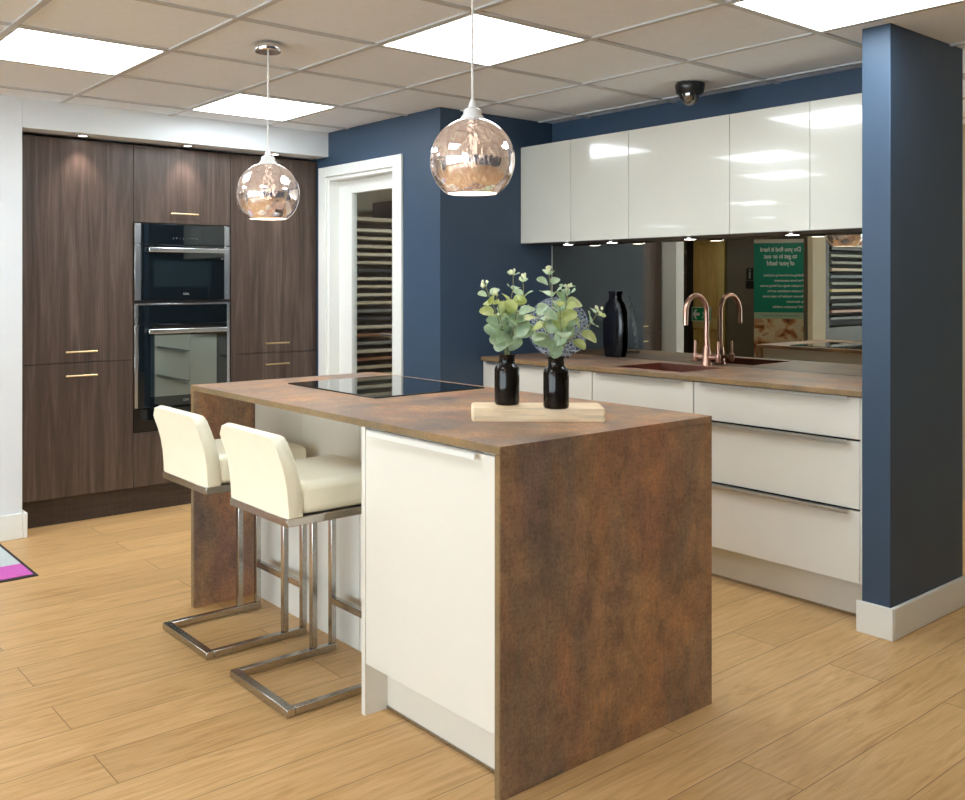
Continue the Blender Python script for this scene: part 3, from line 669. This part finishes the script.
# bottles with eucalyptus
def bottle(x, y, lab):
    t = thing('bottle_vase', lab, 'bottle', (x, y, ZK1+.04), group='black glass bottles on the board')
    b = lathe(None, [(0, .002), (.034, 0), (.0375, .004), (.0385, .01), (.0385, .106), (.036, .115), (.029, .122), (.0255, .126), (.0245, .130), (.0245, .146), (.0265, .150), (.0265, .154), (.0225, .1545), (.021, .15), (.021, .125), (.032, .11), (.034, .02), (0, .012)], (x, y, ZK1+.04), 40)
    obj('body', b, M['smoked'], t); return t
BL, BRt = Vector((-2.133, 1.978, 0)), Vector((-1.978, 2.034, 0))
bottle(BL.x, BL.y, 'black glass bottle at the left end of the wooden board')
bottle(BRt.x, BRt.y, 'black glass bottle towards the right end of the wooden board')
def add_leaf(bm, base, direc, normal, L, W, mi):
    d = direc.normalized(); n = (normal-d*normal.dot(d))
    n = n.normalized() if n.length > 1e-4 else d.orthogonal().normalized(); s = d.cross(n)
    t = bmesh.new(); N = 12; ring = []; inner = []
    for k in range(N):
        a = 2*PI*k/N; px = .5-.5*math.cos(a); py = .5*math.sin(a)*(1-.12*math.cos(a)*-1)
        cup = .16*W*(abs(py)*2)**2 - .10*L*(px-.5)**2*2
        ring.append(t.verts.new(base+d*(px*L+.006)+s*(py*W)+n*cup))
        inner.append(t.verts.new(base+d*((.5+(px-.5)*.45)*L+.006)+s*(py*.45*W)+n*(cup*.2)))
    ce = t.verts.new(base+d*(L*.5+.006))
    for k in range(N):
        j = (k+1) % N
        t.faces.new((ring[k], ring[j], inner[j], inner[k])); t.faces.new((inner[k], inner[j], ce))
    tv = bmesh.ops.solidify(t, geom=t.faces[:], thickness=.0008)
    merge(bm, t, mi); tube(bm, [base, base+d*.010], .0009, 5, 2)
def sprig(o, path, label, leaves, seed, tip=True):
    """o: bottle centre; path: (right, forward, up) metres from the bottle's neck; leaves: (fraction, size, yellow)"""
    random.seed(seed)
    base = Vector((o.x, o.y, ZK1+.04+.10))
    t = thing('eucalyptus_sprig', label, 'plant sprig', (o.x, o.y, ZK1+.04+.10), group='eucalyptus sprigs in the black bottles')
    P = [base+RT*r+FW*f+Vector((0, 0, z+.05)) for r, f, z in path]; P.insert(0, base)
    # smooth
    Q = []
    for i in range(len(P)-1):
        p0, p1, p2, p3 = P[max(i-1, 0)], P[i], P[i+1], P[min(i+2, len(P)-1)]
        for k in range(6):
            u = k/6; Q.append(.5*((2*p1)+(p2-p0)*u+(2*p0-5*p1+4*p2-p3)*u*u+(3*p1-p0-3*p2+p3)*u**3))
    Q.append(P[-1]); n = len(Q)
    obj('stem', tube(None, Q, [.0022-.0012*i/(n-1) for i in range(n)], 6), M['stem'], t)
    bm = bmesh.new(); ang = random.uniform(0, PI)
    for fr, size, yel in leaves:
        i = min(int(fr*(n-1)), n-2); p = Q[i].lerp(Q[i+1], fr*(n-1)-i); ax = (Q[i+1]-Q[i]).normalized()
        u = ax.orthogonal().normalized(); v = ax.cross(u)
        ang += PI/2+random.uniform(-.35, .35)
        for s in (0, PI):
            d = (u*math.cos(ang+s)+v*math.sin(ang+s))+ax*random.uniform(.15, .75)
            nrm = ax+FW*-random.uniform(.2, 1.0)+Vector((random.uniform(-.4, .4), random.uniform(-.4, .4), random.uniform(-.1, .3)))
            L = size*random.uniform(.85, 1.15); add_leaf(bm, p, d, nrm, L, L*random.uniform(.8, .98), 1 if (yel and random.random() < yel) else 0)
    obj('foliage', bm, [M['leaf'], M['leaf_y'], M['stem']], t)
    if tip:
        bm = bmesh.new()
        for k in range(6):
            q = Q[-1]+Vector((random.uniform(-.007, .007), random.uniform(-.007, .007), random.uniform(-.012, .008)))
            lathe(bm, [(0, -.006), (.0035, -.003), (.0042, .001), (.0025, .005), (0, .006)], q, 7)
        obj('buds', bm, M['bud'], t)
    return t
K = 1/325.0
big = [(.40, .052, 0), (.47, .056, .1), (.55, .054, .1), (.63, .05, .2), (.71, .044, .3)]
def px(cx, pts): return [((u-cx)*K, f, (356-v)*K) for u, v, f in pts]
# left bottle
sprig(BL, px(507, [(507, 350, 0), (507, 330, -.01), (508, 312, -.01), (513, 290, .0), (513, 271, .0)]), 'tall upright eucalyptus sprig in the middle of the left bottle, tallest there', [(.24, .05, 0), (.33, .056, 0), (.42, .060, 0), (.5, .055, .1), (.58, .048, .2), (.68, .042, .4), (.80, .034, .1), (.93, .022, 0)], 11)
sprig(BL, px(507, [(505, 350, 0), (501, 332, -.03), (495, 312, -.04), (489, 297, -.04), (484, 284, -.04)]), 'eucalyptus sprig leaning left out of the left bottle', [(.26, .05, 0), (.36, .055, 0), (.46, .052, 0), (.58, .050, .7), (.70, .042, .8), (.82, .030, .4), (.93, .02, 0)], 22)
sprig(BL, px(507, [(509, 350, 0), (514, 330, -.03), (519, 312, -.03), (523, 297, -.02), (522, 277, -.02)]), 'eucalyptus sprig leaning right out of the left bottle', [(.36, .055, 0), (.46, .054, 0), (.57, .050, .4), (.68, .046, .5), (.80, .034, .2), (.93, .022, 0)], 33)
sprig(BL, px(507, [(510, 350, 0), (512, 332, -.06), (514, 316, -.07), (517, 303, -.07)]), 'short eucalyptus sprig at the front right of the left bottle', [(.44, .056, 0), (.62, .052, .1), (.80, .046, .4), (.95, .03, .2)], 99, False)
sprig(BL, px(507, [(506, 350, 0), (502, 330, -.05), (498, 310, -.05), (495, 293, -.05)]), 'short eucalyptus sprig at the front left of the left bottle', [(.28, .052, 0), (.40, .060, 0), (.52, .056, 0), (.66, .048, .8), (.82, .034, .5)], 44)
# right bottle
sprig(BRt, px(558, [(557, 350, 0), (556, 328, .0), (555, 305, .0), (552, 285, .0), (551, 270, .0)]), 'tall upright eucalyptus sprig in the right bottle, reaching highest there', [(.25, .046, 0), (.36, .050, 0), (.46, .054, .1), (.57, .050, .2), (.68, .046, 0), (.80, .036, 0), (.90, .028, 0)], 55)
sprig(BRt, px(558, [(559, 350, 0), (562, 330, -.03), (565, 312, -.03), (568, 297, -.02), (569, 285, -.02)]), 'eucalyptus sprig leaning slightly right out of the right bottle', [(.36, .055, 0), (.46, .054, .1), (.58, .052, .3), (.70, .046, .3), (.83, .034, .5), (.93, .022, 0)], 66)
sprig(BRt, px(558, [(561, 350, 0), (570, 338, -.04), (580, 330, -.04), (590, 322, -.03), (598, 309, -.03)]), 'eucalyptus sprig reaching far right from the right bottle, towards the dark vase', [(.42, .044, .7), (.58, .046, .9), (.80, .034, .7), (.92, .024, .2)], 77)
sprig(BRt, px(558, [(559, 350, 0), (560, 334, -.06), (559, 318, -.08), (558, 303, -.08)]), 'short eucalyptus sprig at the front of the right bottle', [(.27, .05, 0), (.42, .058, 0), (.58, .056, .1), (.76, .05, .2), (.93, .036, .2)], 123, False)
sprig(BRt, px(558, [(556, 350, 0), (550, 336, -.05), (543, 322, -.05), (537, 312, -.05)]), 'eucalyptus sprig leaning left out of the right bottle', [(.40, .056, 0), (.54, .054, .2), (.70, .048, .6), (.88, .040, .4)], 88, False)

# ------------------------------------------------------------------ bar stools
def make_stool(cx, lab):
    W = .19; y0 = 1.415
    t = thing('bar_stool', lab, 'bar stool', (cx, 1.63, 0), group='cream leather bar stools at the island')
    b = box(None, cx-W, cx+W, y0, y0+.03, .001, .026, .002, 1)
    for s in (-1, 1): box(b, *(sorted((cx+s*W, cx+s*(W-.024)))), y0+.03, 1.818, .001, .026, .002, 1)
    obj('base', b, M['steel'], t)
    for s in (-1, 1):
        for ya in (1.718, 1.796):
            obj('leg', box(None, *(sorted((cx+s*W, cx+s*(W-.022)))), ya, ya+.022, .0262, .572, .002, 1), M['steel'], t)
    obj('footrest', box(None, cx-W+.0225, cx+W-.0225, 1.797, 1.817, .168, .193, .002, 1), M['steel'], t)
    b = box(None, cx-W, cx+W, y0, 1.83, .5725, .598, .002, 1)
    obj('seat_frame', b, M['steel'], t)
    obj('seat', box(None, cx-W+.002, cx+W-.002, y0+.05, 1.826, .5985, .700, .026, 5), M['leather'], t)
    # backrest: slices across the width
    bm = bmesh.new(); rings = []; NS = 16
    for i in range(NS+1):
        u = -1+2*i/NS; x = cx+u*(W+.001)
        e = max(0, (abs(u)-.80)/.20); rnd = 1-math.sqrt(max(0, 1-e*e))
        zt = .852-.034*rnd; inset = .016*rnd
        ring = []
        for zf, yb, yf in ((0, .0, .070), (.12, -.001, .070), (.35, -.005, .064), (.55, -.012, .050), (.75, -.024, .032), (.9, -.036, .016), (.97, -.041, .004)):
            z = .5985+(zt-.5985)*zf; ring.append((z, y0+yb+inset*.35, y0+yf-inset))
        pts = [(x, r[1], r[0]) for r in ring]+[(x, (ring[-1][1]+ring[-1][2])/2, zt)]+[(x, r[2], r[0]) for r in reversed(ring)]
        rings.append([bm.verts.new(p) for p in pts])
    n = len(rings[0])
    for a, b2 in zip(rings, rings[1:]):
        for k in range(n): bm.faces.new((a[k], a[(k+1) % n], b2[(k+1) % n], b2[k]))
    bm.faces.new(rings[0]); bm.faces.new(rings[-1][::-1]); bmesh.ops.recalc_face_normals(bm, faces=bm.faces[:])
    for f in bm.faces: f.smooth = True
    bk = obj('backrest', bm, M['leather'], t, sharp=1.2)
    return t
s1 = make_stool(-2.683, 'cream leather bar stool nearest the camera, beside the white island door')
s2 = copy_tree(s1); s2.location.x = -3.243; s2['label'] = 'cream leather bar stool further back, beside the bronze island leg'

# ------------------------------------------------------------------ globe pendants
def pendant(x, y, lab, dz):
    t = thing('pendant_lamp', lab, 'pendant light', (x, y, ZC), group='mirrored globe pendants above the island')
    r = .125; zc = 1.682-dz
    obj('ceiling_rose', lathe(None, [(0, ZC-.001), (.052, ZC-.001), (.053, ZC-.004), (.053, ZC-.026), (.050, ZC-.030), (0, ZC-.030)], (x, y, 0), 40), M['chrome'], t, label='chrome ceiling rose')
    obj('cord', tube(None, [(x, y, ZC-.03), (x, y, 1.855-dz)], .0035, 10), M['cord'], t)
    b = lathe(None, [(0, 1.862), (.006, 1.860), (.012, 1.842), (.014, 1.835), (.022, 1.832), (.027, 1.826), (.028, 1.815), (.034, 1.810), (.036, 1.800), (.033, 1.797), (0, 1.797)], (x, y, -dz), 32)
    obj('lamp_holder', b, M['clear_plastic'], t)
    prof = []
    a0, a1 = math.asin(.03/r), PI-math.asin(.076/r)
    for k in range(33):
        a = a0+(a1-a0)*k/32; prof.append((r*math.sin(a), zc+r*math.cos(a)))
    prof += [(rr-.003 if rr > .004 else rr, z) for rr, z in [(r*math.sin(a1), zc+r*math.cos(a1)+.001)]]
    obj('shade', lathe(None, prof, (x, y, 0), 56), M['shade'], t, sharp=2.5)
    obj('bulb', lathe(None, [(0, 1.66), (.022, 1.666), (.032, 1.69), (.028, 1.72), (.014, 1.75), (.013, 1.797), (0, 1.797)], (x, y, -dz), 24), M['bulb'], t, label='glowing bulb')
    return t
p1 = pendant(-2.104, 1.813, 'mirrored pink glass globe pendant nearer the camera, above the wooden board', .013)
p2 = pendant(-3.349, 1.815, 'mirrored pink glass globe pendant further back, in front of the walnut units', .022)

# ------------------------------------------------------------------ doormat
t = thing('doormat', 'pink and pale grey doormat with a black rubber edge on the oak floor', 'doormat', (-4.76, .85, 0))
mx0, mx1, my0, my1 = -5.6, -4.405, .35, 1.242
def mat_pt(x, y): return x, y
obj('edge', box(None, mx0, mx1, my0, my1, 0, .006, .002, 1), M['rubber'], t, label='black rubber edge')
obj('pile', box(None, mx0+.02, -4.62, my0+.02, my1-.018, .0055, .0095, .001, 1), M['grey_pile'], t, label='pale grey woven field')
obj('stripe', box(None, -4.62, mx1-.02, my0+.02, my1-.018, .0055, .0095, .001, 1), M['pink'], t, label='bright pink stripe')
t.rotation_euler = (0, 0, -.0)

# ------------------------------------------------------------------ store behind the glazed door
RX = -5.47
t = thing('sample_rack', 'pale open rack of sample boards seen through the glazed door', 'rack', (RX-.2, 4.0, 0))
b = box(None, RX-.42, RX, 3.42, 3.44, 0, 1.74); obj('side_panel', b, M['rack_pale'], t)
b = box(None, RX-.42, RX, 4.56, 4.58, 0, 1.74); obj('side_panel', b, M['rack_pale'], t)
obj('back_panel', box(None, RX-.44, RX-.42, 3.42, 4.58, 0, 1.76), M['rack_pale'], t)
obj('top', box(None, RX-.42, RX+.005, 3.42, 4.58, 1.741, 1.765), M['rack_pale'], t)
b = bmesh.new()
NB = 20; ztop = 1.69; dzb = .0565
for k in range(NB):
    z = ztop-dzb*k
    for y in (3.44, 4.54): box(b, RX-.40, RX-.02, y, y+.02, z-.034, z-.026)
obj('runners', b, M['rack'], t)
obj('base', box(None, RX-.42, RX, 3.44, 4.56, 0, .52), M['rack'], t)
cols = ['cream', 'beige', 'beige', 'cream', 'beige', 'dark grey', 'cream', 'beige', 'cream', 'beige', 'pale grey', 'dark grey', 'cream', 'mid brown', 'pale grey', 'cream', 'rosy brown', 'beige', 'cream', 'pale grey']
ordn = ['topmost', 'second', 'third', 'fourth', 'fifth', 'sixth', 'seventh', 'eighth', 'ninth', 'tenth', 'eleventh', 'twelfth', 'thirteenth', 'fourteenth', 'fifteenth', 'sixteenth', 'seventeenth', 'eighteenth', 'nineteenth', 'twentieth']
for k in range(NB):
    z = ztop-dzb*k; off = [0, .012, -.01, .02, -.03, .005][k % 6]
    lab = f"{cols[k]} sample board, {ordn[k]} from the top of the rack behind the glazed door" if k else 'cream sample board in the topmost slot of the rack behind the glazed door'
    single('sample_board', box(None, RX-.38, RX+off*.6, 3.446, 4.554, z-.0255, z-.0035, .001, 1), BOARD[cols[k]], lab, 'sample board', 'sample boards in the store rack', (RX-.2, 4.0, z-.0255))
single('storage_box', box(None, RX-.34, RX-.04, 4.02, 4.36, 1.7655, 1.905, .004, 2), M['black'], 'dark box on top of the rack behind the glazed door', 'box', origin=(RX-.2, 4.2, 1.7655))
bm = lathe(None, [(0, 1.9055), (.045, 1.9055), (.05, 1.915), (.05, 2.02), (.03, 2.05), (.02, 2.09), (.022, 2.10), (0, 2.10)], (RX-.16, 4.24, 0), 20)
single('bottle', bm, M['black'], 'dark bottle on the dark box above the sample rack', 'bottle', origin=(RX-.16, 4.24, 1.9055))

# ------------------------------------------------------------------ what the mirror shows of the room behind
# roller banner
bd = Vector((-8.30, -5.50, 0)); rzb = math.atan2(.55, -.84)
t = thing('roller_banner', 'green roller banner about getting in and out of the bath, reflected in the mirror', 'banner', bd, rz=rzb)
obj('base', box(None, -.43, .43, -.09, .09, 0, .09, .01, 3), M['alu'], t, local=True)
obj('pole', tube(None, [(0, .02, .09), (0, .02, 1.985)], .012, 10), M['alu'], t, local=True)
bm = box(None, -.40, .40, -.004, .004, .0905, 2.0); obj('cloth', bm, M['green'], t, local=True)
obj('header_strip', box(None, -.40, .40, -.0055, -.0038, 1.94, 2.0), M['cream'], t, local=True)
obj('footer_strip', box(None, -.40, .40, -.0055, -.0038, .735, .835), M['pale_green'], t, local=True)
obj('photo_print', box(None, -.40, .40, -.0055, -.0038, .0905, .735), M['photo'], t, local=True, label='blurred warm photograph of people')
def bt(s, x, z, size, align='LEFT', xs=1.0, mat=None, bold=.0):
    bold *= 1.5
    text(s, size, mat or M['ink_white'], t, Matrix.Translation((x, -.0048, z)) @ Matrix.Rotation(PI/2, 4, 'X'), 'lettering', align, .0008, xs, bold)
bt('Do you find it hard', 0, 1.835, .098, 'CENTER', .80, bold=.0016); bt('to get in or out', 0, 1.725, .098, 'CENTER', .80, bold=.0016); bt('of your bath?', 0, 1.615, .098, 'CENTER', .80, bold=.0016)
for k, s in enumerate(['• Bathing and showering solutions', '• Free home assessments', '• Complete design and fitting service', '• Complete installation service', '• Showers installed for easy access', '  by showroom', '• VAT exemption available']):
    bt(s, -.375, 1.425-.0835*k, .052, 'LEFT', .88, bold=.0008)
bt('Ask in the showroom for more details', 0, .785, .036, 'CENTER', .95, M['ink_dark'])
# oak door, post and the dark stocked shelf on the far wall
YQ = -6.5
t = thing('oak_door', 'oak door with a pale frame on the taupe wall, reflected behind the tap', 'door', (-10.36, YQ+.02, 0))
bm = bmesh.new(); dx0, dx1 = -10.66, -10.10
box(bm, dx0, dx0+.1, YQ+.001, YQ+.041, 0, 2.1, .002, 1); box(bm, dx1-.06, dx1, YQ+.001, YQ+.041, 0, 2.1, .002, 1)
for z in (0, .47, 2.0): box(bm, dx0+.1, dx1-.06, YQ+.001, YQ+.041, z, z+.17 if z < 2 else 2.1, .002, 1)
box(bm, dx0+.1, dx1-.06, YQ+.001, YQ+.02, .17, 2.0)
obj('door_leaf', bm, M['oak'], t)
obj('mid_rail', box(None, dx0, dx1, YQ+.041, YQ+.06, .47, .66, .002, 1), M['post'], t)
obj('frame_post', box(None, dx1, dx1+.13, YQ+.001, YQ+.075, 0, 2.2, .002, 1), M['post'], t)
t = thing('exit_sign', 'green exit sign with white arrow and running figure on the oak door', 'sign', (-10.42, YQ+.068, .70))
sx0, sx1, sz0, sz1 = -10.67, -10.25, .60, .86
obj('panel', box(None, sx0, sx1, YQ+.0605, YQ+.072, sz0, sz1, .001, 1), M['ink_white'], t)
ys0, ys1 = YQ+.072, YQ+.0735
fn = lambda a, b, dd: (sx0+(a)*(sx1-sx0), dd, sz0+b*(sz1-sz0))
bm = prism(None, [(.03, .05), (.97, .05), (.97, .95), (.03, .95)], fn, ys0, ys1); obj('green_field', bm, M['sign_green'], t)
bm = prism(None, [(.06, .5), (.2, .85), (.28, .85), (.2, .6), (.42, .6), (.42, .4), (.2, .4), (.28, .15), (.2, .15)], fn, ys1, ys1+.0012)
prism(bm, [(.52, .2), (.58, .2), (.64, .45), (.72, .15), (.78, .18), (.7, .5), (.72, .62), (.8, .5), (.84, .55), (.73, .78), (.62, .72), (.54, .55), (.58, .5), (.64, .6), (.60, .45)], fn, ys1, ys1+.0012)
prism(bm, [(.70+.045*math.cos(2*PI*k/12), .86+.07*math.sin(2*PI*k/12)) for k in range(12)], fn, ys1, ys1+.0012)
for q in ((.87, .9, .15, .88), (.9, .95, .84, .88)): prism(bm, [(q[0], q[2]), (q[1], q[2]), (q[1], q[3]), (q[0], q[3])], fn, ys1, ys1+.0012)
obj('pictogram', bm, M['ink_white'], t)
t = thing('display_shelf', 'dark tall shelf of small goods left of the oak door, reflected beside the white column', 'shelf', (-10.82, YQ+.15, 0))
obj('carcass', box(None, -11.05, -10.67, YQ+.001, YQ+.2, 0, 2.15, .003, 1), M['black_gap'], t)
obj('goods', box(None, -11.03, -10.69, YQ+.2, YQ+.215, .7, 2.1), M['mottle'], t, label='mottled stock on the shelves')
t = thing('washroom_sign', 'small dark washroom sign on the taupe wall beside the green banner', 'sign', (-9.5, YQ+.005, 1.35))
obj('panel', box(None, -9.58, -9.42, YQ+.001, YQ+.006, 1.2, 1.34, .001, 1), M['black'], t)
b = box(None, -9.57, -9.43, YQ+.001, YQ+.006, 1.35, 1.56, .001, 1); obj('upper_panel', b, M['black'], t)
b = lathe(None, [(0, 0), (.018, 0), (.018, .001), (0, .001)], (-9.5, YQ+.006, 1.525), 16, axis='Y'); box(b, -9.52, -9.48, YQ+.006, YQ+.007, 1.38, 1.495)
obj('figure', b, M['ink_grey'], t)
# dark sample rack in the recess
KX = -5.118
t = thing('display_rack', 'dark rack of coloured sample boards reflected at the right end of the mirror', 'rack', (KX-.1, -1.93, 0))
obj('side_panel', box(None, KX-.2, KX, -1.20, -1.125, 0, 2.15), M['rack'], t); obj('side_panel', box(None, KX-.2, KX, -2.74, -2.665, 0, 2.15), M['rack'], t)
obj('back_panel', box(None, KX-.205, KX-.19, -2.665, -1.20, .0, 2.15), M['black_gap'], t)
obj('base', box(None, KX-.19, KX, -2.665, -1.20, 0, .84), M['rack'], t)
NR = 13; zr = 1.80; dzr = .0735
bm = bmesh.new()
for k in range(NR):
    for y in (-2.665, -1.225): box(bm, KX-.19, KX-.02, y, y+.025, zr-dzr*k-.0085, zr-dzr*k-.0005)
obj('runners', bm, M['rack'], t)
rc = ['cream', 'beige', 'charcoal', 'sage green', 'pale grey', 'beige', 'slate blue', 'sage green', 'pale yellow', 'pale grey', 'charcoal', 'rosy brown', 'dark grey']
for k in range(NR):
    z = zr-dzr*k
    lab = f"{rc[k]} sample board, {ordn[k]} from the top of the dark rack reflected in the mirror" if k else 'cream sample board in the topmost slot of the dark rack reflected in the mirror'
    single('sample_board', box(None, KX-.18, KX+(.012 if k % 3 else .0), -2.66, -1.23, z, z+.028, .001, 1), BOARD[rc[k]], lab, 'sample board', 'sample boards in the dark rack', (KX-.1, -1.93, z))
t = thing('food_picture', 'warm orange food picture on a pale card hung at the top of the dark rack', 'picture', (KX+.02, -1.75, 1.69))
obj('card', box(None, KX+.013, KX+.021, -2.15, -1.42, 1.69, 2.0, .001, 1), M['cream'], t)
obj('print', box(None, KX+.021, KX+.0225, -2.13, -1.44, 1.71, 1.98), M['food'], t)

# ------------------------------------------------------------------ world, camera, view
w = bpy.data.worlds.new('world'); bpy.context.scene.world = w; w.use_nodes = True
w.node_tree.nodes['Background'].inputs[0].default_value = (.80, .905, 1, 1); w.node_tree.nodes['Background'].inputs[1].default_value = 10.5
cam = bpy.data.cameras.new('camera'); co = bpy.data.objects.new('camera', cam); C.objects.link(co)
co.location = (0, 0, 1.3089); co.rotation_euler = (PI/2, 0, .8934)
cam.sensor_width = 36; cam.lens = 36*943.64/965; cam.shift_x = (482.5-440.486)/965; cam.shift_y = -(400-282.6)/965; cam.clip_start = .05
sc = bpy.context.scene; sc.camera = co
sc.view_settings.view_transform = 'Standard'; sc.view_settings.look = 'None'; sc.view_settings.gamma = 1; sc.view_settings.use_curve_mapping = False
sc.view_settings.exposure = 0.26
sc.cycles.use_denoising = True; sc.cycles.max_bounces = 10; sc.cycles.diffuse_bounces = 5; sc.cycles.glossy_bounces = 6; sc.cycles.transparent_max_bounces = 12
sc.cycles.caustics_reflective = False; sc.cycles.caustics_refractive = False; sc.cycles.sample_clamp_indirect = 6
